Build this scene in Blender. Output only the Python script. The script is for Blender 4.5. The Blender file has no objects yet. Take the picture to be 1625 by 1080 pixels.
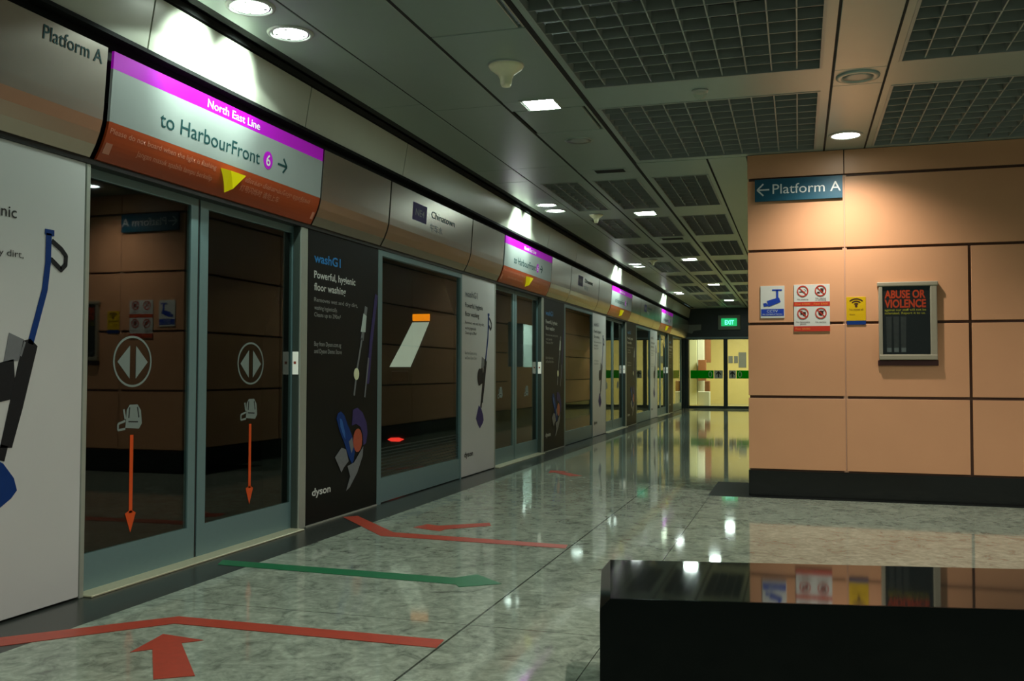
import bpy, bmesh, math, random
from mathutils import Matrix, Vector
random.seed(7)
S = bpy.context.scene
COL = S.collection

# ------------------------------------------------------------------ camera
F_PX, YAW, PIT, ROL, CAM_H = 1494.99, -0.29504, 0.03341, 0.002588, 1.18
fw = Vector((math.sin(YAW)*math.cos(PIT), math.cos(YAW)*math.cos(PIT), math.sin(PIT)))
rt = Vector((math.cos(YAW), -math.sin(YAW), 0)); up = rt.cross(fw)
rt2 = rt*math.cos(ROL)+up*math.sin(ROL); up2 = -rt*math.sin(ROL)+up*math.cos(ROL)
cd = bpy.data.cameras.new('camera'); cam = bpy.data.objects.new('camera', cd); COL.objects.link(cam)
cd.sensor_fit = 'HORIZONTAL'; cd.sensor_width = 36; cd.lens = F_PX/1625*36; cd.clip_start = .05; cd.clip_end = 200
mw = Matrix((rt2, up2, -fw)).transposed().to_4x4(); mw.translation = (0, 0, CAM_H); cam.matrix_world = mw
S.camera = cam

# ------------------------------------------------------------------ world, exposure, light levels
w = bpy.data.worlds.new('world'); S.world = w; w.use_nodes = True
bg = w.node_tree.nodes['Background']; bg.inputs[0].default_value = (.52, .80, .76, 1); bg.inputs[1].default_value = .078
S.view_settings.view_transform = 'Standard'; S.view_settings.look = 'None'
S.view_settings.exposure = 0.55; S.view_settings.gamma = 1.0; S.view_settings.use_curve_mapping = False
E_SQUARE = 55.0      # square ceiling lamps, surface radiance
E_DOWN = 14.0        # lens of the round downlights
P_DOWN = 24.0        # beam of each downlight by the cove
P_WASH = 62.0        # the part of that lamp its reflector throws on the cove
P_ROUND = 138.0      # beam of the lamp over the pink wall, also sets the unseen fill lamps
C_COOL = (.80, 1.0, .90); C_NEUT = (1.0, .92, .82)

# ------------------------------------------------------------------ materials
def mat(name, col, rough=.5, metal=0., spec=.5, emit=None, es=0., var=.06, scale=30., bump=0.):
    m = bpy.data.materials.new(name); m.use_nodes = True
    nt = m.node_tree; b = nt.nodes['Principled BSDF']
    b.inputs['Base Color'].default_value = (*col, 1); b.inputs['Roughness'].default_value = rough
    b.inputs['Metallic'].default_value = metal; b.inputs['Specular IOR Level'].default_value = spec
    if emit:
        b.inputs['Emission Color'].default_value = (*emit, 1); b.inputs['Emission Strength'].default_value = es
    if var:
        tc = nt.nodes.new('ShaderNodeTexCoord'); n = nt.nodes.new('ShaderNodeTexNoise')
        n.inputs['Scale'].default_value = scale; n.inputs['Detail'].default_value = 4
        nt.links.new(tc.outputs['Object'], n.inputs['Vector'])
        r = nt.nodes.new('ShaderNodeMapRange'); r.inputs['To Min'].default_value = 1-var; r.inputs['To Max'].default_value = 1+var
        nt.links.new(n.outputs['Fac'], r.inputs['Value'])
        mx = nt.nodes.new('ShaderNodeMix'); mx.data_type = 'RGBA'; mx.blend_type = 'MULTIPLY'; mx.inputs[0].default_value = 1
        mx.inputs[6].default_value = (*col, 1)
        nt.links.new(r.outputs['Result'], mx.inputs[7]); nt.links.new(mx.outputs[2], b.inputs['Base Color'])
        if bump:
            bp = nt.nodes.new('ShaderNodeBump'); bp.inputs['Strength'].default_value = bump; bp.inputs['Distance'].default_value = .002
            nt.links.new(n.outputs['Fac'], bp.inputs['Height']); nt.links.new(bp.outputs['Normal'], b.inputs['Normal'])
    return m

def glass_mat(name, tint, ior=1.9, rough=.02):
    m = bpy.data.materials.new(name); m.use_nodes = True; nt = m.node_tree; nt.nodes.clear()
    o = nt.nodes.new('ShaderNodeOutputMaterial'); mx = nt.nodes.new('ShaderNodeMixShader')
    t = nt.nodes.new('ShaderNodeBsdfTransparent'); t.inputs[0].default_value = (*tint, 1)
    g = nt.nodes.new('ShaderNodeBsdfGlossy'); g.inputs['Roughness'].default_value = rough; g.inputs[0].default_value = (.95, 1, .97, 1)
    f = nt.nodes.new('ShaderNodeFresnel'); f.inputs[0].default_value = ior
    gm = nt.nodes.new('ShaderNodeNewGeometry'); iv = nt.nodes.new('ShaderNodeMath'); iv.operation = 'SUBTRACT'; iv.inputs[0].default_value = 1
    mu = nt.nodes.new('ShaderNodeMath'); mu.operation = 'MULTIPLY'
    nt.links.new(gm.outputs['Backfacing'], iv.inputs[1]); nt.links.new(iv.outputs[0], mu.inputs[0]); nt.links.new(f.outputs[0], mu.inputs[1])   # reflect on entering the pane only
    nt.links.new(mu.outputs[0], mx.inputs[0]); nt.links.new(t.outputs[0], mx.inputs[1]); nt.links.new(g.outputs[0], mx.inputs[2])
    nt.links.new(mx.outputs[0], o.inputs[0]); return m

def film_mat(name, col, tint):
    # translucent sticker film on glass: half ink, half coloured see-through
    m = bpy.data.materials.new(name); m.use_nodes = True; nt = m.node_tree; nt.nodes.clear()
    o = nt.nodes.new('ShaderNodeOutputMaterial'); mx = nt.nodes.new('ShaderNodeMixShader'); mx.inputs[0].default_value = .5
    t = nt.nodes.new('ShaderNodeBsdfTranslucent'); t.inputs[0].default_value = (*tint, 1)
    d = nt.nodes.new('ShaderNodeBsdfDiffuse'); d.inputs[0].default_value = (*col, 1)
    nt.links.new(d.outputs[0], mx.inputs[1]); nt.links.new(t.outputs[0], mx.inputs[2]); nt.links.new(mx.outputs[0], o.inputs[0]); return m

def floor_mat():
    m = bpy.data.materials.new('floor_granite'); m.use_nodes = True; nt = m.node_tree; b = nt.nodes['Principled BSDF']
    N = nt.nodes.new; L = nt.links.new
    tc = N('ShaderNodeTexCoord'); mp = N('ShaderNodeMapping'); mp.inputs['Scale'].default_value = (1, 1.0, 1); L(tc.outputs['Object'], mp.inputs[0])
    n1 = N('ShaderNodeTexNoise'); n1.inputs['Scale'].default_value = 6.5; n1.inputs['Detail'].default_value = 8; n1.inputs['Roughness'].default_value = .68; n1.inputs['Distortion'].default_value = 1.3
    n2 = N('ShaderNodeTexNoise'); n2.inputs['Scale'].default_value = 1.3; n2.inputs['Detail'].default_value = 3
    n3 = N('ShaderNodeTexNoise'); n3.inputs['Scale'].default_value = 26; n3.inputs['Detail'].default_value = 5; n3.inputs['Distortion'].default_value = .8
    for n in (n1, n2, n3): L(mp.outputs[0], n.inputs['Vector'])
    r = N('ShaderNodeValToRGB'); L(n1.outputs['Fac'], r.inputs[0]); e = r.color_ramp.elements
    e[0].position = .34; e[0].color = (.175, .200, .160, 1); e[1].position = .62; e[1].color = (.40, .455, .36, 1)
    x = e.new(.45); x.color = (.290, .335, .265, 1)
    r2 = N('ShaderNodeMapRange'); r2.inputs['To Min'].default_value = .8; r2.inputs['To Max'].default_value = 1.2; L(n2.outputs['Fac'], r2.inputs[0])
    r3 = N('ShaderNodeMapRange'); r3.inputs['From Min'].default_value = .3; r3.inputs['From Max'].default_value = .7; r3.inputs['To Min'].default_value = .78; r3.inputs['To Max'].default_value = 1.15; L(n3.outputs['Fac'], r3.inputs[0])
    mm = N('ShaderNodeMath'); mm.operation = 'MULTIPLY'; L(r2.outputs[0], mm.inputs[0]); L(r3.outputs[0], mm.inputs[1])
    # joints between the slabs
    sp = N('ShaderNodeSeparateXYZ'); L(tc.outputs['Object'], sp.inputs[0])
    def joint(sock, pos, pitch, width):
        a = N('ShaderNodeMath'); a.operation = 'SUBTRACT'; L(sock, a.inputs[0]); a.inputs[1].default_value = pos
        p = N('ShaderNodeMath'); p.operation = 'PINGPONG'; L(a.outputs[0], p.inputs[0]); p.inputs[1].default_value = pitch/2
        c = N('ShaderNodeMath'); c.operation = 'GREATER_THAN'; L(p.outputs[0], c.inputs[0]); c.inputs[1].default_value = width/2
        return c.outputs[0]
    j = [joint(sp.outputs[0], -1.485, 40, .011), joint(sp.outputs[0], -.822, 40, .005), joint(sp.outputs[1], 4.19, 6.97, .006)]
    k = N('ShaderNodeMath'); k.operation = 'MULTIPLY'; L(j[0], k.inputs[0]); L(j[1], k.inputs[1])
    k2 = N('ShaderNodeMath'); k2.operation = 'MULTIPLY'; L(k.outputs[0], k2.inputs[0]); L(j[2], k2.inputs[1])
    k3 = N('ShaderNodeMapRange'); k3.inputs['To Min'].default_value = .22; L(k2.outputs[0], k3.inputs[0])
    mm2 = N('ShaderNodeMath'); mm2.operation = 'MULTIPLY'; L(mm.outputs[0], mm2.inputs[0]); L(k3.outputs[0], mm2.inputs[1])
    mx = N('ShaderNodeMix'); mx.data_type = 'RGBA'; mx.blend_type = 'MULTIPLY'; mx.inputs[0].default_value = 1
    L(r.outputs[0], mx.inputs[6]); L(mm2.outputs[0], mx.inputs[7]); L(mx.outputs[2], b.inputs['Base Color'])
    rr = N('ShaderNodeMapRange'); rr.inputs['To Min'].default_value = .035; rr.inputs['To Max'].default_value = .075; L(n2.outputs['Fac'], rr.inputs[0]); L(rr.outputs[0], b.inputs['Roughness'])
    b.inputs['Specular IOR Level'].default_value = .45
    return m

M = {
 'floor': floor_mat(),
 'mat': mat('dark_floor_border', (.008, .010, .009), .5, spec=.05, var=.3, scale=40),
 'strip': mat('dark_granite', (.035, .04, .035), .25, spec=.4, var=.5, scale=60),
 'ceil': mat('ceiling_panel', (.32, .40, .35), .33, .25, var=.03, scale=8),
 'void': mat('dark_void', (.012, .014, .012), .9, var=.2),
 'grid': mat('grille_metal', (.34, .38, .345), .45, .3, var=.05),
 'cove': mat('cove_panel', (.46, .475, .38), .3, .1, var=.03, scale=6),
 'fascia': mat('fascia_metal', (.44, .395, .34), .26, .92, var=.04, scale=20),
 'teal': mat('teal_metal', (.155, .25, .255), .42, .25, var=.05),
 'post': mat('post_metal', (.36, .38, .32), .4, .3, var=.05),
 'jamb': mat('jamb_shade_metal', (.06, .08, .066), .45, .2, var=.05),  # post metal darkened: shade under the header put into the colour
 'lip': mat('dark_lip', (.010, .011, .010), .7, spec=.08, var=.1),
 'rubber': mat('black_rubber', (.012, .014, .013), .5, var=.1),
 'glass': glass_mat('door_glass', (.74, .77, .74), 1.55),
 'eglass': glass_mat('end_door_glass', (.86, .9, .84), 1.45),
 'thresh': mat('threshold_metal', (.56, .53, .36), .35, .3, var=.1),
 'white_print': mat('white_poster', (.56, .555, .535), .35, var=.05, scale=2.2),
 'black_print': mat('black_poster', (.006, .007, .006), .45, var=.1, spec=.15),
 'white': mat('white_ink', (.62, .64, .60), .4, var=.03),
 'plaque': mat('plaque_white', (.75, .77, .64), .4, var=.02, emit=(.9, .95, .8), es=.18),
 'symbol': mat('grey_white_sticker', (.20, .235, .215), .5, spec=.2, var=.03),
 'grey_ink': mat('grey_ink', (.30, .31, .30), .4, var=.03),
 'black': mat('black_ink', (.012, .014, .014), .4, var=.03),
 'dark_ink': mat('dark_teal_ink', (.010, .050, .050), .6, spec=.1, var=.03),
 'blue_ink': mat('bright_blue_ink', (.0, .20, .55), .4, var=.03),
 'navy': mat('blue_plastic_print', (.006, .035, .17), .5, spec=.15, var=.15, scale=12),
 'blue_gloss': mat('light_blue_print', (.03, .12, .36), .4, spec=.2, var=.1),
 'violet': mat('violet_print', (.05, .035, .13), .5, spec=.15, var=.2, scale=20),
 'darkgrey': mat('dark_grey_print', (.013, .013, .015), .5, spec=.2, var=.15),
 'midgrey': mat('mid_grey_print', (.16, .17, .18), .4, var=.15),
 'coral': mat('coral_print', (.42, .075, .035), .4, var=.2),
 'sign_white': mat('sign_white', (.235, .265, .245), .5, spec=.2, var=.02, emit=(.50, .56, .53), es=.03),
 'magenta': mat('sign_magenta', (.27, .002, .31), .5, spec=.12, var=.02, emit=(.55, .01, .66), es=.16),
 'sign_red': mat('sign_orange_red', (.38, .052, .010), .3, var=.03),
 'pale_red': mat('pale_lettering', (.60, .23, .15), .4, var=.03),
 'yellow': mat('yellow_beacon', (.62, .56, .0), .3, var=.03, emit=(.7, .64, 0), es=.25),
 'tape_red': mat('red_floor_tape', (.44, .055, .028), .35, var=.2, scale=25),
 'tape_green': mat('green_floor_tape', (.012, .16, .06), .35, var=.2, scale=25),
 'orange': mat('orange_sticker', (.70, .075, .006), .4, var=.03),
 'pink': mat('pink_panel', (.62, .315, .160), .42, var=.05, scale=3, spec=.4),
 'pinkgap': mat('panel_joint', (.075, .035, .018), .7, var=.1),
 'pinkstrip': mat('pink_joint_strip', (.50, .29, .18), .5, var=.05),
 'plinth': mat('black_granite_plinth', (.010, .011, .010), .12, var=.2, scale=60),
 'bench_front': mat('black_honed_granite', (.002, .004, .004), .12, spec=.14, var=.2, scale=90),
 'bench': mat('black_granite_bench', (.006, .008, .008), .045, spec=.9, var=.3, scale=90),
 'teal_sign': mat('platform_sign_teal', (.0, .065, .105), .45, var=.03),
 'cream': mat('cream_plastic', (.80, .79, .52), .4, var=.05),
 'lens': mat('lamp_lens', (.9, .95, .9), .3, var=0, emit=(.86, 1, .95), es=E_DOWN),
 'square': mat('square_lamp_lens', (.9, .95, .9), .3, var=0, emit=C_COOL, es=E_SQUARE),
 'chrome': mat('lamp_reflector', (.7, .74, .7), .18, .9, var=.03),
 'rim': mat('lamp_rim', (.42, .45, .40), .4, .2, var=.03),
 'notice_white': mat('notice_white', (.60, .62, .56), .35, var=.03),
 'notice_red': mat('notice_red', (.50, .035, .015), .4, var=.03),
 'notice_blue': mat('notice_blue', (.01, .045, .36), .4, var=.03),
 'brown_ink': mat('brown_ink', (.06, .016, .012), .4, var=.05),
 'yel_notice': mat('notice_yellow', (.60, .38, .0), .4, var=.03),
 'orange_text': mat('orange_lettering', (.75, .26, .05), .4, var=.03),
 'frame': mat('poster_frame_metal', (.40, .36, .26), .35, .35, var=.05),
 'poster_dark': mat('dark_poster', (.018, .016, .018), .3, var=.3),
 'figure_grey': mat('poster_figures', (.05, .048, .05), .4, var=.3),
 'poster_red': mat('poster_red_letters', (.62, .055, .012), .4, var=.1),
 'poster_yel': mat('poster_yellow_letters', (.42, .36, .03), .4, var=.1),
 'end_dark': mat('end_wall_dark', (.014, .026, .024), .35, var=.1),
 'room_yel': mat('yellow_room_wall', (.66, .55, .24), .5, var=.05, scale=2),
 'room_white': mat('white_room_column', (.55, .58, .42), .5, var=.05),
 'room_brown': mat('brown_room_panel', (.27, .11, .05), .5, var=.1),
 'green_band': film_mat('green_film', (.004, .26, .010), (.015, .42, .02)),
 'exit_green': mat('exit_green', (.02, .35, .12), .4, var=0, emit=(.01, .42, .12), es=.8),
 'exit_glow': mat('exit_letters', (.5, .9, .8), .4, var=0, emit=(.16, 1.0, .74), es=1.0),
 'housing': mat('exit_housing', (.26, .33, .29), .5, var=.05),
 'train': mat('train_body', (.05, .055, .045), .5, .1, var=.1),
 'train_lit': mat('train_lit_window', (.4, .42, .36), .3, var=.35, scale=5, emit=(.52, .60, .47), es=.6),
 'train_disp': mat('train_display', (.3, .1, 0), .3, var=0, emit=(1.0, .27, .0), es=1.0),
 'train_red': mat('train_tail_lamp', (.3, .02, .01), .3, var=0, emit=(1.0, .045, .03), es=1.1),
 'concrete': mat('track_concrete', (.045, .045, .04), .8, var=.3, scale=4),
 'dome': glass_mat('clear_dome', (.9, .93, .9), 1.5),
 'alcove': mat('alcove_wall', (.55, .62, .58), .5, var=.05),
}

# ------------------------------------------------------------------ mesh helpers
class MB:
    def __init__(s): s.bm = bmesh.new()
    def box(s, x0, x1, y0, y1, z0, z1, bev=0, seg=1):
        r = bmesh.ops.create_cube(s.bm, size=1); vs = r['verts']
        for v in vs: v.co = Vector(((x0+x1)/2+v.co.x*(x1-x0), (y0+y1)/2+v.co.y*(y1-y0), (z0+z1)/2+v.co.z*(z1-z0)))
        if bev:
            es = list({e for v in vs for e in v.link_edges})
            bmesh.ops.bevel(s.bm, geom=es, offset=bev, segments=seg, affect='EDGES', profile=.5)
        return s
    def prism(s, P, pts, d0, d1):
        # flat outline on plane P, thickened from d0 to d1 along its normal
        a = [s.bm.verts.new(P(u, v, d0)) for u, v in pts]; b = [s.bm.verts.new(P(u, v, d1)) for u, v in pts]
        n = len(pts)
        s.bm.faces.new(a); s.bm.faces.new(b)
        for i in range(n): s.bm.faces.new((a[i], a[(i+1) % n], b[(i+1) % n], b[i]))
        return s
    def stroke(s, P, pts, wd, d0, d1):
        for (a, b), (c, d) in zip(pts, pts[1:]):
            l = math.hypot(c-a, d-b) or 1; nx, ny = -(d-b)/l*wd/2, (c-a)/l*wd/2; ex = ey = 0
            if len(pts) > 2 and wd > .02: s.disc(P, c, d, wd/2, wd/2, d0+.0003, d1-.0004, 12)
            s.prism(P, [(a-ex+nx, b-ey+ny), (a-ex-nx, b-ey-ny), (c+ex-nx, d+ey-ny), (c+ex+nx, d+ey+ny)], d0, d1)
        return s
    def disc(s, P, cx, cy, rx, ry, d0, d1, n=28): return s.prism(P, [(cx+rx*math.cos(i*2*math.pi/n), cy+ry*math.sin(i*2*math.pi/n)) for i in range(n)], d0, d1)
    def ring(s, P, cx, cy, rx, ry, wd, d0, d1, n=32, a0=0, a1=2*math.pi):
        for i in range(n):
            t, u = a0+(a1-a0)*i/n, a0+(a1-a0)*(i+1)/n
            s.prism(P, [(cx+rx*math.cos(t), cy+ry*math.sin(t)), (cx+rx*math.cos(u), cy+ry*math.sin(u)),
                        (cx+(rx-wd)*math.cos(u), cy+(ry-wd)*math.sin(u)), (cx+(rx-wd)*math.cos(t), cy+(ry-wd)*math.sin(t))], d0, d1)
        return s
    def lathe(s, cx, cy, prof, n=28, cap=True):
        rings = []
        for r, z in prof: rings.append([s.bm.verts.new((cx+r*math.cos(i*2*math.pi/n), cy+r*math.sin(i*2*math.pi/n), z)) for i in range(n)])
        for a, b in zip(rings, rings[1:]):
            for i in range(n): s.bm.faces.new((a[i], a[(i+1) % n], b[(i+1) % n], b[i]))
        if cap: s.bm.faces.new(rings[-1]); s.bm.faces.new(rings[0])
        return s
    def extr_y(s, prof, y0, y1):
        # closed (x, z) profile swept along Y
        a = [s.bm.verts.new((x, y0, z)) for x, z in prof]; b = [s.bm.verts.new((x, y1, z)) for x, z in prof]; n = len(prof)
        s.bm.faces.new(a); s.bm.faces.new(b)
        for i in range(n): s.bm.faces.new((a[i], a[(i+1) % n], b[(i+1) % n], b[i]))
        return s

def PX(x0): return lambda a, b, d: Vector((x0+d, a, b))          # faces +X; a = Y, b = Z
def PY(y0): return lambda a, b, d: Vector((a, y0-d, b))          # faces -Y; a = X, b = Z
def PZ(z0): return lambda a, b, d: Vector((a, b, z0+d))          # faces up
def fascia_x(z):
    if z >= 2.50: return -3.445-.025*(2.87-z)/.37
    t = min(1, (2.50-z)/.20); return -3.470-.035*t-.045*t*t
def PF(a, b, d): return Vector((fascia_x(b)+d, a, b))            # follows the curved header

def finish(name, mb, m, parent=None, smooth=False):
    bm = mb.bm; bmesh.ops.recalc_face_normals(bm, faces=bm.faces)
    org = root_loc(parent)
    for v in bm.verts: v.co -= org
    me = bpy.data.meshes.new(name); bm.to_mesh(me); bm.free(); me.materials.append(M[m])
    if smooth:
        for p in me.polygons: p.use_smooth = True
    o = bpy.data.objects.new(name, me); COL.objects.link(o)
    if parent: o.parent = parent
    return o
def root_loc(p):
    v = Vector((0, 0, 0))
    while p is not None: v = v+p.location; p = p.parent
    return v
def tag(o, label, cat, group=None, kind=None):
    if label: o['label'] = label
    if cat: o['category'] = cat
    if group: o['group'] = group
    if kind: o['kind'] = kind
    return o
def thing(name, label, cat, loc, group=None):
    o = bpy.data.objects.new(name, None); COL.objects.link(o); o.location = loc; o.empty_display_size = .1
    return tag(o, label, cat, group)
def struct(name, mb, m, parent=None):
    o = finish(name, mb, m, parent)
    if parent is None: o['kind'] = 'structure'
    return o
def copy_tree(o, dy, parent=None):
    c = o.copy(); COL.objects.link(c)
    if parent is None: c.location = o.location+Vector((0, dy, 0))
    else: c.parent = parent
    for ch in list(o.children): copy_tree(ch, 0, c)
    return c

def text(name, body, P, a0, a1, base, cap, m, parent, d=.002, bold=0.0):
    cu = bpy.data.curves.new('txt', 'FONT'); cu.body = body; cu.size = 1; cu.offset = bold; cu.resolution_u = 3
    t = bpy.data.objects.new('txt', cu); COL.objects.link(t); bpy.context.view_layer.update()
    dg = bpy.context.evaluated_depsgraph_get(); me = bpy.data.meshes.new_from_object(t.evaluated_get(dg))
    COL.objects.unlink(t); bpy.data.objects.remove(t); bpy.data.curves.remove(cu)
    if not len(me.vertices): return None
    xs = [v.co.x for v in me.vertices]; mn, mx = min(xs), max(xs); k = (a1-a0)/(mx-mn); ky = cap/.727
    org = root_loc(parent)
    for v in me.vertices: v.co = P(a0+(v.co.x-mn)*k, base+v.co.y*ky, d)-org
    me.name = name; me.materials.clear(); me.materials.append(M[m])
    o = bpy.data.objects.new(name, me); COL.objects.link(o)
    if parent: o.parent = parent
    return o

ORD = ['nearest', 'second nearest', 'third nearest', 'farthest']
PITCH = 6.97; NDOOR = 4
WX = -3.574; LX = -3.64; H = 3.29; ENDY = 31.48; BX, BY = -.46, 9.368

# ------------------------------------------------------------------ setting: floor, track, ceiling void
struct('floor', MB().box(-3.2, 6, -5, 37, -.06, 0), 'floor')
e = MB().box(-3.75, -3.2, -5, ENDY, -.06, .0005)
struct('trim_1', e, 'strip')                                              # dark granite edge along the doors
struct('trim_2', MB().box(-.84, BX+.05, 9.245, 10.45, -.01, .001).box(BX+.051, 6, 9.245, BY+.05, -.01, .001), 'mat')
struct('wall_trackside', MB().box(-8.2, -8, -5, 37, -1.2, 3.9), 'concrete')
struct('floor_track', MB().box(-8, -3.76, -5, 37, -1.3, -1.2).box(-3.8, -3.76, -5, 37, -1.2, -.061), 'concrete')
struct('ceiling_void', MB().box(-8, 6, -5, 37, 3.85, 3.9), 'void')

# ------------------------------------------------------------------ ceiling panels with openings for grilles
GR = []                                   # (x0, x1, y0, y1, row, column)
ROWS = [(10.15+2.62*i, 12.04+2.62*i) for i in range(8)]
c = MB(); T0, T1 = H, H+.03
def strip(x0, x1, segs):                  # plain panels between Y values
    for a, b in segs: c.box(x0, x1, a, b, T0, T1, .003)
def strip_holes(x0, x1, hx0, hx1, y0, y1, holes):
    cur = y0
    for a, b in holes:
        c.box(x0, x1, cur, a, T0, T1); c.box(x0, hx0, a, b, T0, T1); c.box(hx1, x1, a, b, T0, T1); cur = b
    c.box(x0, x1, cur, y1, T0, T1)
strip(-3.26, -2.838, [(-5, 1.2), (1.206, 4.0), (4.006, 6.85), (6.856, 9.33), (9.336, 9.98), (9.986, 13.2), (13.206, 16.2), (16.206, 20), (20.006, 24), (24.006, ENDY)])
strip(-2.826, -2.232, [(-5, 2.6), (2.606, 7.05), (7.054, 9.33), (9.336, 10.1)])
strip(-2.208, -1.63, [(-5, 5.48)]); strip(-1.604, -1.590, [(-5, 5.48)])
strip(-2.208, -1.590, [(5.495, 7.0)])
c.box(-2.208, -2.06, 7.002, 7.25, T0, T1).box(-1.795, -1.590, 7.002, 7.25, T0, T1).box(-2.06, -1.795, 7.002, 7.03, T0, T1).box(-2.06, -1.795, 7.235, 7.25, T0, T1)
strip(-2.19, -1.635, [(7.268, 7.985)]); strip(-1.61, -1.590, [(7.252, 8.0)])
strip(-2.208, -1.590, [(8.0, 9.6)]); c.box(-2.208, -2.05, 9.6, 9.78, T0, T1).box(-1.70, -1.590, 9.6, 9.78, T0, T1); strip(-2.208, -1.590, [(9.78, 10.1)])
cols = [(-2.826, -2.232, -2.76, -2.32), (-2.208, -1.590, -2.165, -1.66), (-1.554, -.862, -1.51, -.905)]
for ci, (x0, x1, h0, h1) in enumerate(cols):
    y0 = 10.1 if ci < 2 else 9.42
    strip_holes(x0, x1, h0, h1, y0, ENDY, ROWS)
    for ri, (a, b) in enumerate(ROWS): GR.append((h0, h1, a, b, ri, ci))
strip(-.842, BX-.015, [(9.42, 13.3), (13.306, 17.2), (17.206, 22), (22.006, ENDY)])
BIG = [(-.33, 1.60), (2.12, 4.17), (4.86, 6.815), (7.36, 9.30)]
strip_holes(-1.548, .238, -1.52, .175, -5, 9.40, BIG[2:])
strip(.256, .602, [(-5, 2.0), (2.006, 6.885), (6.891, 7.268), (7.274, 9.38)])
strip_holes(.618, 2.55, .665, 2.47, -5, 9.38, BIG[2:])
strip(2.566, 2.95, [(-5, 9.38)]); strip(2.966, 6, [(-5, 9.38)])
struct('ceiling', c, 'ceil')
sm = MB()
for x0, x1, a, b in ((-2.8375, -2.8265, -5, ENDY), (-2.2315, -2.2085, -5, ENDY), (-1.5895, -1.5545, -5, ENDY), (-.8615, -.8425, 9.42, ENDY), (.2385, .2555, -5, 9.4), (.6025, .6175, -5, 9.38), (2.5505, 2.5655, -5, 9.38), (2.9505, 2.9655, -5, 9.38)):
    sm.box(x0, x1, a, b, H+.002, H+.04)
struct('trim_42', sm, 'void')
struct('trim_3', MB().box(-3.34, -3.262, -5, ENDY, H+.012, H+.03).box(-3.47, -3.40, -5, ENDY, H-.01, H+.03), 'void')
for row, (a, b) in zip((-1, 0), BIG[2:]):
    GR.append((-1.52, .175, a, b, row, 3)); GR.append((.665, 2.47, a, b, row, 4))

def grille(x0, x1, y0, y1, label):
    r = thing('ceiling_grille', label, 'ceiling grille', ((x0+x1)/2, (y0+y1)/2, H), 'eggcrate grilles in the ceiling')
    f = MB(); k = .02
    f.box(x0, x0+k, y0, y1, H-.004, H+.06).box(x1-k, x1, y0, y1, H-.004, H+.06).box(x0+k, x1-k, y0, y0+k, H-.004, H+.06).box(x0+k, x1-k, y1-k, y1, H-.004, H+.06)
    finish('frame', f, 'grid', r)
    g = MB(); nx = max(3, round((x1-x0)/.163)); ny = max(4, round((y1-y0)/.2))
    for i in range(1, nx):
        x = x0+(x1-x0)*i/nx; g.box(x-.0045, x+.0045, y0+k, y1-k, H+.006, H+.075)
    for i in range(1, ny):
        y = y0+(y1-y0)*i/ny; g.box(x0+k, x1-k, y-.0035, y+.0035, H+.004, H+.07)
    finish('eggcrate_grid', g, 'grid', r)
rown = ['first', 'second', 'third', 'fourth', 'fifth', 'sixth', 'seventh', 'last']
for x0, x1, a, b, ri, ci in GR:
    if ci >= 3:
        side = 'left' if ci == 3 else 'right'
        lab = ('large eggcrate ceiling grille nearest the camera, %s of the round speaker' % side) if ri < 0 else ('large eggcrate ceiling grille against the pink wall, %s of its round lamp' % side)
    else:
        lab = 'small dark ceiling grille, %s column, in the %s row beyond the big grilles' % (('left', 'middle', 'right')[ci], rown[ri])
    grille(x0, x1, a, b, lab)

# ------------------------------------------------------------------ cove above the header
cv = MB(); seams = [-5, -2.6, .9, 4.37, 6.12, 7.9, 11.34, 13.1, 14.9, 18.3, 20.1, 21.9, 25.3, 27.1, ENDY]
for a, b in zip(seams, seams[1:]):
    cv.extr_y([(-3.452, 2.965), (-3.400, 3.262), (-3.43, 3.262), (-3.49, 2.965)], a+.006, b-.006)
struct('wall_left', cv, 'cove')
struct('trim_4', MB().box(-3.70, -3.59, -5, ENDY, 2.30, 2.60).box(-3.70, -3.50, -5, ENDY, 2.60, 3.35).box(-3.52, -3.425, -5, ENDY, 2.935, 2.958), 'lip')   # dark backing and lip
struct('trim_5', MB().box(-3.80, -3.565, -5, ENDY, 2.272, 2.30), 'rubber')                                             # door head
struct('wall_left_near', MB().box(-3.66, WX, -5, 2.84, 0, 2.272), 'teal')

# ------------------------------------------------------------------ header panels and platform signs
def header_profile(z0, z1, th=.016, n=9):
    f = [(fascia_x(z0+(z1-z0)*i/n), z0+(z1-z0)*i/n) for i in range(n+1)]
    return f+[(x-th, z) for x, z in reversed(f)]
def header_panel(y0, y1, idx):
    return struct('trim_%d' % idx, MB().extr_y(header_profile(2.30, 2.87), y0+.013, y1-.013), 'fascia')
ti = 6
for k in range(-1, NDOOR):
    o = k*PITCH
    segs = ((6.40, 7.65), (7.65, 9.84), (9.84, 11.035)) if k < 3 else ((6.40, 7.65), (7.65, ENDY-o))
    for y0, y1 in segs:
        if y1+o > ENDY: y1 = ENDY-o
        hp = header_panel(y0+o, y1+o, ti); ti += 1
        if k == -1 and y0 == 9.84:
            text('lettering', 'Platform A', PF, 3.614, 4.015, 2.772, .072, 'dark_ink', hp, bold=.004)
        if y0 == 7.65 and k >= 0 and y1 < 10:
            lg = MB(); P = PF
            lg.prism(P, [(8.16+o, 2.615), (8.50+o, 2.615), (8.50+o, 2.78), (8.16+o, 2.78)], .0005, .002)
            finish('station_code_box', lg, 'violet', hp)
            text('station_code', 'NE4', P, 8.22+o, 8.44+o, 2.665, .065, 'midgrey', hp, .003, .01)
            text('lettering', 'Chinatown', P, 8.62+o, 9.28+o, 2.70, .07, 'dark_ink', hp, .002, 0)
            text('lettering', '牛车水', P, 8.60+o, 8.94+o, 2.575, .06, 'grey_ink', hp, .002, 0)

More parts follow.
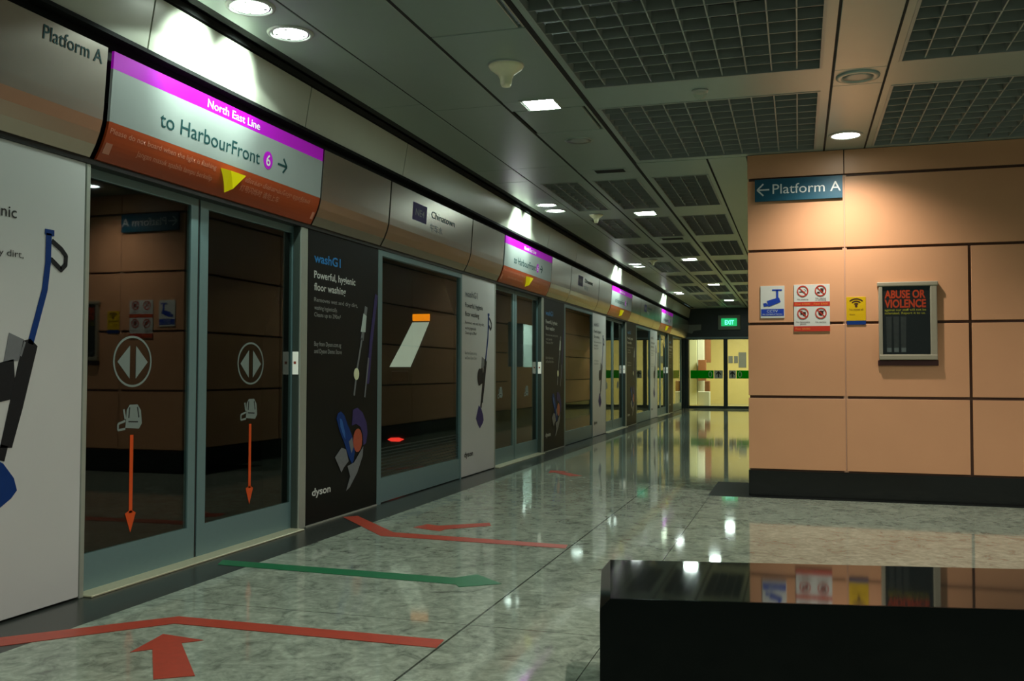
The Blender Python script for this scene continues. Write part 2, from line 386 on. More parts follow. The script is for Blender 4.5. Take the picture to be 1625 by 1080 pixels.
def platform_sign(k):
    o = k*PITCH
    r = thing('platform_sign', 'curved header sign with magenta band over the %s platform door' % ORD[k], 'sign', (-3.5, 5.24+o, 2.3), 'header signs over the platform doors')
    y0, y1 = 4.10+o, 6.39+o
    finish('white_panel', MB().extr_y(header_profile(2.498, 2.776), y0, y1), 'sign_white', r)
    b = finish('line_band', MB().extr_y(header_profile(2.777, 2.868), y0, y1), 'magenta', r); b['label'] = 'magenta band with white lettering'
    d = finish('warning_panel', MB().extr_y(header_profile(2.30, 2.497), y0, y1), 'sign_red', r); d['label'] = 'orange red warning panel'
    text('lettering', 'North East Line', PF, 4.926+o, 5.511+o, 2.797, .052, 'white', b, bold=.008)
    text('lettering', 'to HarbourFront', PF, 4.50+o, 5.535+o, 2.572, .092, 'dark_ink', r, bold=.004)
    num = finish('number_disc', MB().disc(PF, 5.637+o, 2.622, .056, .060, .0005, .003), 'magenta', r)
    text('number', '6', PF, 5.610+o, 5.664+o, 2.585, .078, 'white', num, .005, .012)
    ar = MB(); ar.stroke(PF, [(5.765+o, 2.626), (5.885+o, 2.626)], .014, .0005, .003).stroke(PF, [(5.835+o, 2.675), (5.885+o, 2.626), (5.835+o, 2.577)], .014, .0005, .003)
    finish('arrow', ar, 'dark_ink', r)
    text('lettering', 'Please do not board when the light is flashing', PF, 4.12+o, 5.07+o, 2.440, .030, 'pale_red', d, bold=.004)
    text('lettering', 'Jangan masuk apabila lampu berkelip', PF, 4.36+o, 5.06+o, 2.372, .030, 'pale_red', d, bold=.004)
    text('lettering', 'விளக்கு மின்னும்போது ஏறாதீர்கள்', PF, 5.40+o, 6.26+o, 2.430, .028, 'pale_red', d, bold=.0)
    text('lettering', '灯号闪烁时 请勿上车', PF, 5.37+o, 5.85+o, 2.372, .032, 'pale_red', d, bold=.0)
    finish('corner_sticker', MB().prism(PF, [(4.115+o, 2.335), (4.165+o, 2.335), (4.165+o, 2.39), (4.115+o, 2.39)], .0005, .003), 'pale_red', d)
    s2 = MB().prism(PF, [(6.34+o, 2.335), (6.372+o, 2.335), (6.372+o, 2.385), (6.34+o, 2.385)], .0005, .003)
    finish('corner_sticker', s2, 'pale_red', d)
    tri = MB(); A, B, Cc = (5.115+o, 2.462), (5.362+o, 2.462), (5.235+o, 2.330)
    bm = tri.bm; base = [bm.verts.new(PF(*p, .001)) for p in (A, B, Cc)]
    top = [bm.verts.new(PF(a, z, dd)) for (a, z), dd in zip(((5.165+o, 2.452), (5.335+o, 2.452), (5.240+o, 2.352)), (.045, .045, .05))]
    bm.faces.new(base); bm.faces.new(top)
    for i in range(3): bm.faces.new((base[i], base[(i+1) % 3], top[(i+1) % 3], top[i]))
    finish('warning_beacon', tri, 'yellow', r)['label'] = 'yellow triangular warning lamp'
for k in range(NDOOR): platform_sign(k)

# ------------------------------------------------------------------ platform screen doors
def platform_door():
    r = thing('platform_door', '', 'platform door', (LX, 5.18, 0), 'platform screen doors')
    def leaf(y0, y1, stile0, stile1, far0, far1, cy):
        f = MB()
        f.box(LX-.03, LX, stile0, stile1, .0, 2.272).box(LX-.03, LX, far0, far1, 0, 2.272)
        ya, yb = min(stile1, far1), max(stile0, far0)
        f.box(LX-.03, LX, ya, yb, 2.222, 2.272)
        lf = finish('door_leaf', f, 'teal', r)
        finish('glass_pane', MB().box(LX-.018, LX-.010, ya, yb, .205, 2.222), 'glass', lf)
        finish('kick_plate', MB().box(LX-.03, LX, ya, yb, .012, .205), 'teal', lf)
        P = PX(LX-.010)
        s = MB().ring(P, cy, 1.235, .163, .147, .012, .0005, .002)
        for q in (1, -1): s.prism(P, [(cy+q*.026, 1.325), (cy+q*.128, 1.232), (cy+q*.026, 1.137)], .0005, .002)
        finish('opening_symbol', s, 'symbol', lf)
        z = .848; u = cy-.0
        s = MB().prism(P, [(u-.055, z+.01), (u+.06, z), (u+.085, z+.03), (u+.075, z+.105), (u+.045, z+.14), (u-.02, z+.14), (u-.045, z+.11), (u-.05, z+.05)], .0005, .002)
        s.stroke(P, [(u-.055, z+.05), (u-.115, z+.035), (u-.115, z), (u-.055, z+.005)], .012, .0005, .002).stroke(P, [(u-.055, z+.06), (u-.07, z+.115)], .014, .0005, .002)
        st = finish('priority_sticker', s, 'symbol', lf)
        finish('sticker_mark', MB().stroke(P, [(u-.022, z+.125), (u-.028, z+.065)], .008, .002, .003).stroke(P, [(u+.045, z+.125), (u+.058, z+.065)], .008, .002, .003).stroke(P, [(u-.03, z+.045), (u+.05, z+.04)], .007, .002, .003), 'darkgrey', lf)
        s = MB().prism(P, [(u-.014, .372), (u+.014, .372), (u+.014, .815), (u-.014, .815)], .0005, .002).prism(P, [(u-.046, .374), (u, .262), (u+.044, .369), (u+.014, .385), (u-.014, .385)], .0005, .002)
        finish('down_arrow', s, 'orange', lf)['label'] = 'orange arrow pointing down'
        return lf
    leaf(4.05, 5.115, 5.046, 5.118, 4.02, 4.085, 4.535)
    leaf(5.145, 6.36, 5.142, 5.228, 6.292, 6.36, 5.752)
    finish('centre_seal', MB().box(LX-.028, LX-.006, 5.118, 5.142, .0, 2.272), 'rubber', r)
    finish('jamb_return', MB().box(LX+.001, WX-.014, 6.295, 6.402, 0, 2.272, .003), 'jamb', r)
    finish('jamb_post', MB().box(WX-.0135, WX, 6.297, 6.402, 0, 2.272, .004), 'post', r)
    pl = finish('plaque', MB().box(-3.634, -3.586, 6.287, 6.2945, 1.157, 1.328, .002), 'plaque', r); pl['label'] = 'small white plaque on the jamb'
    finish('plaque_mark', MB().box(-3.622, -3.602, 6.2862, 6.287, 1.235, 1.255), 'coral', pl)
    finish('jamb_trim', MB().box(LX+.001, WX+.004, 4.055, 4.088, 0, 2.272, .004), 'post', r)
    finish('threshold', MB().box(LX-.03, -3.522, 4.09, 6.294, .0006, .012, .003), 'thresh', r)
    return r
pd = platform_door()
for k in range(NDOOR):
    d = pd if k == 0 else copy_tree(pd, k*PITCH)
    if k:
        for ch in [q for lf in d.children for q in lf.children if q.name.split('.')[0] in ('opening_symbol', 'down_arrow')]: bpy.data.objects.remove(ch)
    d['label'] = ['nearest pair of glass platform screen doors, with large orange arrows', 'second pair of glass platform screen doors, past the first window panel',
                  'third pair of glass platform screen doors, down the platform', 'farthest pair of glass platform screen doors, near the yellow end room'][k]

# ------------------------------------------------------------------ fixed window panels
def window_panel(last=False):
    r = thing('screen_window', '', 'glass screen panel', (WX, 8.75, 0), 'fixed glass panels between the posters')
    y0, y1 = 7.66, 9.842
    f = MB().box(WX-.05, WX, y0, 7.745, 0, 2.272).box(WX-.05, WX, 9.80, y1, 0, 2.272).box(WX-.05, WX, 7.745, 9.80, 2.222, 2.272)
    finish('frame', f, 'teal', r)
    finish('glass_pane', MB().box(-3.606, -3.598, 7.745, 9.80, .225, 2.222), 'glass', r)
    finish('kick_plate', MB().box(WX-.05, WX-.004, 7.745, 9.80, .012, .225), 'teal', r)
    return r
wp = window_panel()
lv = MB()
for i in range(9): lv.box(-3.5985, -3.5955, 7.75, 9.795, .245+i*.030, .253+i*.030)
for k in range(NDOOR):
    d = wp if k == 0 else copy_tree(wp, k*PITCH)
    d['label'] = ['fixed glass panel right of the nearest black poster, train display behind it', 'fixed glass panel right of the second black poster', 'fixed glass panel right of the third black poster', 'last fixed glass panel beside the dark end wall'][k]
    if k == 3: d.location.y -= .35
finish('pane_stripe', lv, 'end_dark', wp)  # dark horizontal stripes low on the nearest pane

# ------------------------------------------------------------------ advertising panels
def vacuum_picture(P, y, r):
    # cordless cleaner printed on the white poster; y = Y offset
    t = MB().stroke(P, [(3.805+y, 1.865), (3.803+y, 1.72), (3.785+y, 1.58), (3.70+y, 1.31)], .036, .0012, .003).prism(P, [(3.78+y, 1.855), (3.84+y, 1.855), (3.84+y, 1.885), (3.78+y, 1.885)], .0012, .003)
    finish('picture_wand', t, 'navy', r)
    h = MB().stroke(P, [(3.825+y, 1.83), (3.89+y, 1.795), (3.922+y, 1.765), (3.92+y, 1.72), (3.89+y, 1.692), (3.825+y, 1.735)], .026, .0012, .0028)
    finish('picture_handle', h, 'darkgrey', r)
    b = MB().prism(P, [(3.745+y, 1.30), (3.70+y, 1.335), (3.655+y, 1.325), (3.575+y, 1.0), (3.53+y, .82), (3.60+y, .815), (3.66+y, 1.0)], .0012, .003)
    b.prism(P, [(3.44+y, 1.20), (3.60+y, 1.235), (3.62+y, 1.05), (3.45+y, 1.02)], .0012, .0026).disc(P, 3.48+y, 1.12, .075, .10, .0028, .0034)
    finish('picture_body', b, 'darkgrey', r)
    finish('picture_bin', MB().prism(P, [(3.57+y, 1.36), (3.66+y, 1.33), (3.64+y, 1.23), (3.54+y, 1.22)], .0012, .0026).stroke(P, [(3.64+y, 1.25), (3.665+y, 1.32)], .012, .003, .004), 'midgrey', r)
    finish('picture_tube', MB().stroke(P, [(3.555+y, .83), (3.535+y, .76)], .045, .0012, .003), 'darkgrey', r)
    n = MB().prism(P, [(3.46+y, .79), (3.55+y, .745), (3.615+y, .67), (3.635+y, .61), (3.60+y, .575), (3.50+y, .52), (3.44+y, .56), (3.36+y, .64), (3.40+y, .70)], .0012, .003)
    finish('picture_floor_head', n, 'violet' if y > 1 else 'navy', r)
def copy_lines(P, y, r, big, small, head):
    text('headline', 'washG1', P, y+.09, y+.53, 2.028, .072, head, r, .002, .02)
    text('lettering', 'Powerful, hygienic', P, y+.092, y+.80, 1.905, .058, big, r, .002, .018)
    text('lettering', 'floor washing', P, y+.095, y+.625, 1.81, .058, big, r, .002, .018)
    text('lettering', 'Removes wet and dry dirt,', P, y+.097, y+.845, 1.722, .034, small, r, .002, .004)
    text('lettering', 'washing hygienically.', P, y+.10, y+.48, 1.66, .034, small, r, .002, .004)
    text('lettering', 'Cleans up to 290m²', P, y+.10, y+.54, 1.606, .034, small, r, .002, .004)
    text('lettering', 'Buy from Dyson.com.sg', P, y+.104, y+.55, 1.378, .036, small, r, .002, .006)
    text('lettering', 'and Dyson Demo Store', P, y+.105, y+.56, 1.322, .036, small, r, .002, .006)
    text('maker_mark', 'dyson', P, y+.09, y+.39, .225, .058, big, r, .002, .022)
def white_poster(k):
    y0, y1 = 2.875+k*PITCH, 4.052+k*PITCH
    lab = ['white cleaner poster at the left edge of the picture', 'white cleaner poster left of the second platform door', 'white cleaner poster left of the third platform door', 'small far white cleaner poster left of the farthest platform door'][k]
    r = thing('advertisement_poster', lab, 'poster', (WX, y0+.6, 0), 'white cleaner posters')
    finish('board', MB().box(WX-.06, WX, y0, y1, .012, 2.272, .002), 'white_print', r)
    P = PX(WX); y = k*PITCH
    text('headline', 'washG1', P, y0+.09, y0+.53, 2.028, .072, 'midgrey' if k else 'blue_ink', r, .002, .02)
    b = 'darkgrey' if k else 'black'
    text('lettering', 'Powerful, hygienic', P, y0+.10, y+3.602, 1.908, .056, b, r, .002, .006)
    text('lettering', 'floor washing', P, y0+.10, y0+.58, 1.81, .056, b, r, .002, .006)
    text('lettering', 'Removes wet and dry dirt,', P, y0+.10, y+3.648, 1.722, .034, b, r)
    text('lettering', 'washing hygienically.', P, y0+.10, y0+.48, 1.66, .034, b, r)
    text('lettering', 'Cleans up to 290m²', P, y0+.10, y0+.50, 1.606, .034, b, r)
    text('lettering', 'Buy from Dyson.com.sg', P, y0+.10, y0+.50, 1.378, .036, 'midgrey', r)
    text('lettering', 'and Dyson Demo Store', P, y0+.10, y0+.50, 1.322, .036, 'midgrey', r)
    text('maker_mark', 'dyson', P, y0+.09, y0+.38, .225, .06, b, r, .002, .02)
    vacuum_picture(P, y, r)
def black_poster(k):
    y0, y1 = 6.404+k*PITCH, 7.655+k*PITCH; y = k*PITCH
    lab = ['black cleaner poster right of the nearest platform door', 'black cleaner poster right of the second platform door', 'black cleaner poster right of the third platform door', 'narrow far black poster right of the farthest platform door'][k]
    if k == 3: y1 -= .35
    r = thing('advertisement_poster', lab, 'poster', (WX, y0+.6, 0), 'black cleaner posters')
    finish('board', MB().box(WX-.06, WX, y0, y1, .012, 2.272, .002), 'black_print', r)
    finish('bottom_trim', MB().box(WX-.02, WX+.006, y0, y1, .0006, .012), 'post', r)
    P = PX(WX)
    copy_lines(P, y0, r, 'white', 'grey_ink', 'blue_ink')
    if k == 3: return
    t = MB().stroke(P, [(7.415+y, 1.74), (7.34+y, 1.45)], .05, .0012, .003); finish('picture_wand', t, 'midgrey', r)
    finish('picture_wand_cap', MB().prism(P, [(7.31+y, 1.52), (7.40+y, 1.52), (7.42+y, 1.66), (7.36+y, 1.68)], .0028, .004), 'alcove', r)
    finish('picture_wand_shaft', MB().stroke(P, [(7.34+y, 1.47), (7.25+y, 1.20), (7.20+y, .99)], .026, .0012, .003).stroke(P, [(7.47+y, 1.30), (7.40+y, .96)], .022, .0012, .003), 'midgrey', r)
    finish('picture_button', MB().disc(P, 7.235+y, 1.16, .048, .05, .0028, .005), 'cream', r)
    finish('picture_handle', MB().stroke(P, [(7.62+y, 1.86), (7.52+y, 1.45), (7.46+y, 1.1)], .055, .0012, .0025), 'violet', r)
    h = MB().prism(P, [(6.885+y, .80), (6.91+y, .84), (6.96+y, .855), (7.02+y, .82), (7.08+y, .74), (7.15+y, .66), (7.205+y, .575), (7.215+y, .50), (7.19+y, .43), (7.165+y, .41), (7.10+y, .48), (7.02+y, .60), (6.94+y, .70)], .0012, .004)
    finish('picture_floor_head', h, 'navy', r)
    finish('picture_head_gloss', MB().prism(P, [(6.935+y, .80), (6.975+y, .79), (7.03+y, .68), (7.04+y, .62), (7.00+y, .66), (6.95+y, .73)], .0042, .005), 'blue_gloss', r)
    finish('picture_brush_guard', MB().prism(P, [(7.18+y, .86), (7.26+y, .875), (7.36+y, .83), (7.44+y, .74), (7.46+y, .65), (7.43+y, .565), (7.38+y, .55), (7.37+y, .64), (7.32+y, .71), (7.24+y, .74), (7.16+y, .73)], .0012, .003), 'violet', r)
    finish('picture_brush_core', MB().disc(P, 7.265+y, .60, .085, .10, .0042, .006, 14), 'coral', r)
    finish('picture_brush_shine', MB().prism(P, [(7.10+y, .60), (7.16+y, .63), (7.19+y, .55), (7.15+y, .50)], .0042, .0055), 'midgrey', r)
    wsh = MB().prism(P, [(6.86+y, .49), (6.97+y, .56), (7.05+y, .54), (7.10+y, .44), (7.02+y, .40), (6.97+y, .36), (6.92+y, .42)], .0045, .006)
    wsh.prism(P, [(7.08+y, .40), (7.20+y, .42), (7.37+y, .54), (7.36+y, .46), (7.26+y, .33), (7.12+y, .22), (7.06+y, .20), (7.13+y, .31)], .0045, .006)
    finish('picture_splash', wsh, 'midgrey', r)
for k in range(NDOOR): white_poster(k); black_poster(k)

# ------------------------------------------------------------------ train behind the glass
tr = thing('train', 'dark train behind the window panel, orange display and red tail lamp', 'train', (-5.4, 20, -1.0))
prof = [(-4.05, -.9), (-3.98, .6), (-4.0, 1.6), (-4.25, 2.35), (-4.7, 2.6), (-6.1, 2.6), (-6.55, 2.35), (-6.8, 1.6), (-6.82, .6), (-6.75, -.9)]
finish('body', MB().extr_y(prof, 11.0, 30.5), 'train', tr)
P = PY(11.0)
finish('cab_window', MB().prism(P, [(-4.65, 1.80), (-4.43, 1.80), (-4.56, 1.50), (-4.68, 1.24), (-4.96, 1.24), (-4.80, 1.52)], .001, .02), 'train_lit', tr)['label'] = 'lit slanted cab window'
finish('destination_display', MB().box(-4.645, -4.42, 10.97, 10.999, 1.82, 1.905, .004), 'train_disp', tr)['label'] = 'glowing orange destination display'
finish('tail_lamp', MB().prism(P, [(-4.98, .322), (-4.93, .30), (-4.82, .30), (-4.76, .33), (-4.83, .35), (-4.94, .345)], .001, .02), 'train_red', tr)['label'] = 'red tail lamp'
finish('coupler_cover', MB().box(-4.93, -4.70, 10.97, 10.999, 1.06, 1.19, .01), 'brown_ink', tr)

# ------------------------------------------------------------------ pink block on the right
b = MB(); zs = [.249, .949, 1.649, 2.352, 3.045]; xs = [BX, .425, 1.495, 2.565, 3.635, 4.7, 6.0]; g = .013
for zi, (z0, z1) in enumerate(zip(zs, zs[1:])):
    cx = xs if zi < 3 else [BX, .425, 2.565, 4.7, 6.0]
    for x0, x1 in zip(cx, cx[1:]):
        b.box(x0+(g if x0 > .5 else .006 if x0 > BX else 0), x1-(g if x1 > .5 else .006), BY, BY+.03, z0+g, z1-g, .002)
b.box(BX, .42, BY, BY+.03, 3.06, 3.285).box(.43, 6, BY, BY+.03, 3.06, 3.285)
struct('wall_right', b, 'pink')
struct('wall_right_backing', MB().box(BX+.012, 6, BY+.02, BY+.10, 0, 3.285), 'pinkgap')
struct('trim_40', MB().box(.405, .445, BY+.008, BY+.019, .25, 3.045), 'pinkstrip')
struct('baseboard_right', MB().box(BX+.008, 6, BY-.002, BY+.02, 0, .245), 'plinth')
sd = MB(); t = .03
ys = [BY+.031, 11.5, 13.7, 15.9, 18.1, 20.3, 22.2]
for y0, y1 in zip(ys, ys[1:]):
    for z0, z1 in zip(zs, zs[1:]): sd.box(BX, BX+t, y0+.013, y1-.013, z0+g, z1-g)
sd.box(BX, BX+t, 22.2, 25.1, .25, 1.31).box(BX, BX+t, 22.2, 25.1, 2.43, 3.045)
for y0, y1 in ((25.1, 28.2), (28.2, ENDY)):
    for z0, z1 in zip(zs, zs[1:]): sd.box(BX, BX+t, y0+.013, y1-.013, z0+g, z1-g)
sd.box(BX, BX+t, BY+.031, ENDY, 3.06, 3.285)
struct('wall_right_side', sd, 'pink')
struct('wall_side_backing', MB().box(BX+.031, BX+.06, BY+.1, 22.2, 0, 3.285).box(BX+.031, BX+.06, 25.1, ENDY, 0, 3.285).box(BX+.031, BX+.06, 22.2, 25.1, 0, 1.30).box(BX+.031, BX+.06, 22.2, 25.1, 2.44, 3.285), 'pinkgap')
struct('baseboard_side', MB().box(BX-.004, BX+.03, BY+.02, ENDY, 0, .245), 'plinth')
struct('wall_alcove', MB().box(1.2, 1.25, 23.7, 25.15, 1.2, 2.6).box(BX+.06, 1.2, 25.1, 25.15, 1.2, 2.6).box(BX+.06, 1.2, 23.7, 23.75, 1.2, 2.6).box(BX+.06, 1.2, 23.75, 25.1, 2.55, 2.6).box(BX+.06, 1.2, 23.75, 25.1, 1.2, 1.25), 'alcove')
lm = thing('strip_lamp', 'tube lamp inside the alcove of the far pink side wall', 'lamp', (.2, 24.4, 2.5))
finish('tube', MB().box(-.25, .8, 24.38, 24.46, 2.48, 2.52, .01), 'square', lm)

# ------------------------------------------------------------------ signs and notices on the pink wall
P = PY(BY)
def board(name, label, cat, x0, x1, z0, z1, m, th=.008, bev=.001):
    r = thing(name, label, cat, ((x0+x1)/2, BY, z0))
    finish('board', MB().box(x0, x1, BY-th, BY-.0005, z0, z1, bev), m, r)
    return r
r = board('direction_sign', 'teal Platform A sign with left arrow, high on the pink wall', 'sign', -.39, .411, 2.828, 3.040, 'teal_sign', .03)
text('lettering', 'Platform A', P, -.225, .395, 2.895, .098, 'white', r, .032, .0)
finish('arrow', MB().stroke(P, [(-.365, 2.938), (-.255, 2.938)], .014, .0305, .032).stroke(P, [(-.31, 2.995), (-.368, 2.938), (-.31, 2.881)], .014, .0305, .032), 'white', r)
r = board('camera_notice', 'white notice with blue surveillance camera symbol, leftmost on the pink wall', 'notice', -.345, -.122, 1.703, 2.012, 'notice_white')
d = .0085
s = MB().prism(P, [(-.235, 1.965), (-.145, 1.965), (-.145, 1.978), (-.235, 1.978)], d, d+.002).prism(P, [(-.199, 1.89), (-.179, 1.89), (-.179, 1.97), (-.199, 1.97)], d, d+.002)
s.prism(P, [(-.285, 1.868), (-.19, 1.896), (-.172, 1.898), (-.158, 1.857), (-.268, 1.812)], d, d+.0025).prism(P, [(-.318, 1.845), (-.29, 1.848), (-.272, 1.82), (-.312, 1.812)], d, d+.002)
finish('camera_symbol', s, 'notice_blue', r)
cb = finish('caption_band', MB().box(-.338, -.128, BY-d-.001, BY-d, 1.724, 1.79), 'notice_blue', r)
text('lettering', 'CCTV', P, -.285, -.185, 1.757, .025, 'alcove', cb, d+.002)
text('lettering', 'IN OPERATION', P, -.325, -.145, 1.733, .013, 'alcove', cb, d+.002)
r = board('prohibition_notice', 'white notice with four red prohibition rings and red bands', 'notice', -.036, .288, 1.573, 2.017, 'notice_white')
for zc_, z0, z1 in ((1.955, 1.812, 1.853), (1.738, 1.573, 1.622)):
    band = finish('fine_band', MB().box(-.037, .289, BY-d-.001, BY-d, z0, z1), 'notice_red', r)
    if zc_ > 1.8:
        text('lettering', 'Fine: $1000', P, -.022, .11, z0+.011, .020, 'orange_text', band, d+.002); text('lettering', 'Fine: $500', P, .145, .27, z0+.011, .020, 'orange_text', band, d+.002)
    else: text('lettering', 'Fine: $5000', P, -.022, .11, z0+.014, .020, 'orange_text', band, d+.002)
for (cx, cz, kind) in ((.045, 1.955, 0), (.206, 1.957, 1), (.046, 1.742, 2), (.208, 1.744, 3)):
    rg = MB().ring(P, cx, cz, .052, .053, .010, d+.001, d+.003).stroke(P, [(cx-.033, cz+.033), (cx+.033, cz-.033)], .009, d+.0015, d+.003)
    q = finish('prohibition_ring', rg, 'notice_red', r)
    s = MB()
    if kind == 0: s.box(cx-.032, cx+.02, BY-d-.001, BY-d, cz-.012, cz-.003).stroke(P, [(cx+.012, cz+.02), (cx+.028, cz+.006), (cx+.03, cz-.004)], .004, d, d+.001)
    if kind == 1: s.prism(P, [(cx+.002, cz-.02), (cx+.024, cz-.02), (cx+.03, cz+.022), (cx-.002, cz+.022)], d, d+.001).prism(P, [(cx-.034, cz-.026), (cx-.004, cz-.026), (cx-.008, cz-.01), (cx-.03, cz-.01)], d, d+.001)
    if kind == 2: s.prism(P, [(cx-.024, cz-.012), (cx-.004, cz-.012), (cx-.004, cz+.026), (cx-.024, cz+.026)], d, d+.001).prism(P, [(cx, cz-.024), (cx+.026, cz-.024), (cx+.026, cz+.014), (cx, cz+.018)], d, d+.001)
    if kind == 3: s.disc(P, cx, cz, .024, .026, d, d+.001, 12).prism(P, [(cx+.01, cz+.02), (cx+.03, cz+.026), (cx+.02, cz+.006)], d, d+.001)
    finish('pictogram', s, 'brown_ink', q)
for tx, a0, a1, z in (('No smoking', -.005, .095, 1.872), ('No eating', .16, .252, 1.880), ('or drinking', .158, .255, 1.864), ('No flammable', -.018, .108, 1.656), ('goods', .02, .075, 1.638), ('No durians', .158, .255, 1.654)):
    text('lettering', tx, P, a0, a1, z, .012, 'brown_ink', r, d+.002, .008)
r = board('wifi_notice', 'small yellow wifi notice with a blue bottom band', 'notice', .436, .607, 1.668, 1.892, 'yel_notice', .006)
d = .0065
finish('blue_band', MB().box(.438, .606, BY-.008, BY-.0005, 1.632, 1.6675), 'navy', r)
s = MB()
for q in (.026, .052, .078): s.ring(P, .522, 1.812, q, q*.86, .010, d, d+.002, 12, math.radians(40), math.radians(140))
s.disc(P, .522, 1.808, .012, .012, d, d+.002, 14)
finish('wifi_symbol', s, 'brown_ink', r)
text('lettering', 'Free unlimited wifi', P, .462, .584, 1.765, .018, 'brown_ink', r, d+.002)
text('lettering', 'Wireless', P, .462, .512, 1.722, .012, 'brown_ink', r, d+.002)
# framed poster
r = thing('framed_poster', 'framed dark poster with red headline on the pink wall', 'poster', (.966, BY, 1.29))
x0, x1, z0, z1 = .716, 1.216, 1.30, 2.014
fr = MB().box(x0, x0+.035, BY-.045, BY, z0+.02, z1-.004, .008, 2).box(x1-.06, x1, BY-.045, BY, z0+.02, z1-.004, .010, 2).box(x0-.012, x1+.008, BY-.05, BY, z1-.035, z1+.006, .008, 2).box(x0, x1, BY-.05, BY, z0, z0+.05, .010, 2)
finish('frame', fr, 'frame', r)
finish('bottom_rail', MB().box(x0-.008, x1+.008, BY-.02, BY, z0-.052, z0-.002, .003), 'brown_ink', r)
sh = finish('sheet', MB().box(x0+.035, x1-.06, BY-.03, BY-.001, z0+.05, z1-.035), 'poster_dark', r)
d = .0305
text('headline', 'ABUSE OR', P, .768, 1.118, 1.872, .074, 'poster_red', sh, d+.001, .035)
text('headline', 'VIOLENCE', P, .768, 1.122, 1.785, .074, 'poster_red', sh, d+.001, .035)
text('lettering', 'against our staff will not be', P, .768, 1.122, 1.752, .022, 'poster_yel', sh, d+.001, .012)
text('lettering', 'tolerated. Report it to us.', P, .768, 1.118, 1.722, .022, 'poster_yel', sh, d+.001, .012)
s = MB(); s2 = MB()
for i in range(3):
    xx = .805+.062*i
    s.prism(P, [(xx-.02, 1.40), (xx+.02, 1.40), (xx+.024, 1.70), (xx-.024, 1.70)], d, d+.001); s2.box(xx-.02, xx+.02, BY-d-.002, BY-d-.001, 1.372, 1.412)
finish('picture_figures', s, 'figure_grey', sh); finish('picture_plinths', s2, 'midgrey', sh)
finish('glazing', MB().box(x0+.03, x1-.055, BY-.040, BY-.037, z0+.045, z1-.03), 'dome', r)

# ------------------------------------------------------------------ bench
r = thing('bench', 'polished black stone bench block in the right foreground', 'bench', (.6, 3.5, 0))
ang = math.radians(11.0); ca, sa = math.cos(ang), math.sin(ang)
def bench_part(name, u0, u1, v0, v1, z0, z1, bev):
    mb = MB().box(u0, u1, v0, v1, z0, z1)
    if bev:
        es = [e_ for e_ in mb.bm.edges if all(v.co.z > z1-1e-4 for v in e_.verts) or abs(e_.verts[0].co.z-e_.verts[1].co.z) > .1]
        bmesh.ops.bevel(mb.bm, geom=es, offset=bev, segments=1, affect='EDGES')
    for v in mb.bm.verts:
        x, y = v.co.x, v.co.y; v.co.x = -.590+x*ca-y*sa; v.co.y = 3.055+x*sa+y*ca
    return finish(name, mb, 'bench', r)
mb = MB().box(-.035, 2.4, -.028, .60, .10, .452)
es = [e_ for e_ in mb.bm.edges if all(v.co.z > .45 and v.co.x < 0 for v in e_.verts) or (all(v.co.x < 0 and v.co.y > .5 for v in e_.verts) and abs(e_.verts[0].co.z-e_.verts[1].co.z) > .1)]
bmesh.ops.bevel(mb.bm, geom=es, offset=.034, segments=1, affect='EDGES')
def turn(mb):
    for v in mb.bm.verts:
        x, y = v.co.x, v.co.y; v.co.x = -.590+x*ca-y*sa; v.co.y = 3.055+x*sa+y*ca
    return mb
finish('seat_block', turn(mb), 'bench', r)
finish('front_panel', turn(MB().prism(PY(-.0285), [(-.035, .10), (2.4, .10), (2.4, .4515), (-.001, .4515), (-.035, .4175)], 0, .006)), 'bench_front', r)
finish('base_plinth', turn(MB().box(.0, 2.34, .0, .54, 0, .099)), 'bench_front', r)

# ------------------------------------------------------------------ floor markings
P = PZ(0)
def decal(name, label, cat, polys, m, group=None):
    mb = MB()
    for p in polys: mb.prism(P, p, .0012, .0028)
    o = finish(name, mb, m); tag(o, label, cat, group); return o
def mirror(pts, c): return [(x, 2*c-y) for x, y in pts]
near_br = [[(-3.42, 3.33), (-3.30, 3.24), (-2.80, 3.795), (-2.86, 3.91)], [(-2.86, 3.91), (-2.80, 3.795), (-1.49, 3.80), (-1.50, 3.92)]]
far_br = [[(-3.46, 7.05), (-3.54, 6.95), (-2.88, 6.245), (-2.855, 6.41)], [(-2.855, 6.41), (-2.88, 6.245), (-1.50, 6.18), (-1.515, 6.306)]]
near_ar = [[(-2.70, 3.36), (-2.74, 3.62), (-2.50, 3.60), (-2.565, 3.535), (-2.24, 3.19), (-2.37, 3.08), (-2.635, 3.42)]]
near_ar[0] = [(-2.735, 3.63), (-2.505, 3.60), (-2.57, 3.535), (-2.245, 3.175), (-2.37, 3.09), (-2.63, 3.42), (-2.69, 3.355)]
far_ar = [[(-2.80, 6.655), (-2.755, 6.83), (-2.645, 6.785), (-2.32, 7.04), (-2.265, 6.915), (-2.535, 6.655), (-2.55, 6.56)]]
green = [[(-3.45, 5.15), (-3.40, 5.02), (-1.83, 4.955), (-1.79, 4.90), (-1.59, 5.045), (-1.80, 5.235), (-1.89, 5.11)]]
decal('floor_line', 'angled red floor line nearest the camera, on the near side of the first door', 'floor marking', near_br, 'tape_red', 'red queue lines')
decal('floor_line', 'angled red floor line on the far side of the first door, below the black poster', 'floor marking', far_br, 'tape_red', 'red queue lines')
decal('floor_arrow', 'large red floor arrow nearest the camera', 'floor arrow', near_ar, 'tape_red', 'red boarding arrows')
decal('floor_arrow', 'thin red floor arrow beside the farther angled red line', 'floor arrow', far_ar, 'tape_red', 'red boarding arrows')
decal('floor_arrow', 'long green floor arrow leading out from the first door', 'floor arrow', green, 'tape_green')
decal('floor_arrow', 'faint far red floor arrow before the second door', 'floor arrow', [[(x-.12, y+PITCH+.40) for x, y in p] for p in near_ar], 'tape_red', 'red boarding arrows')

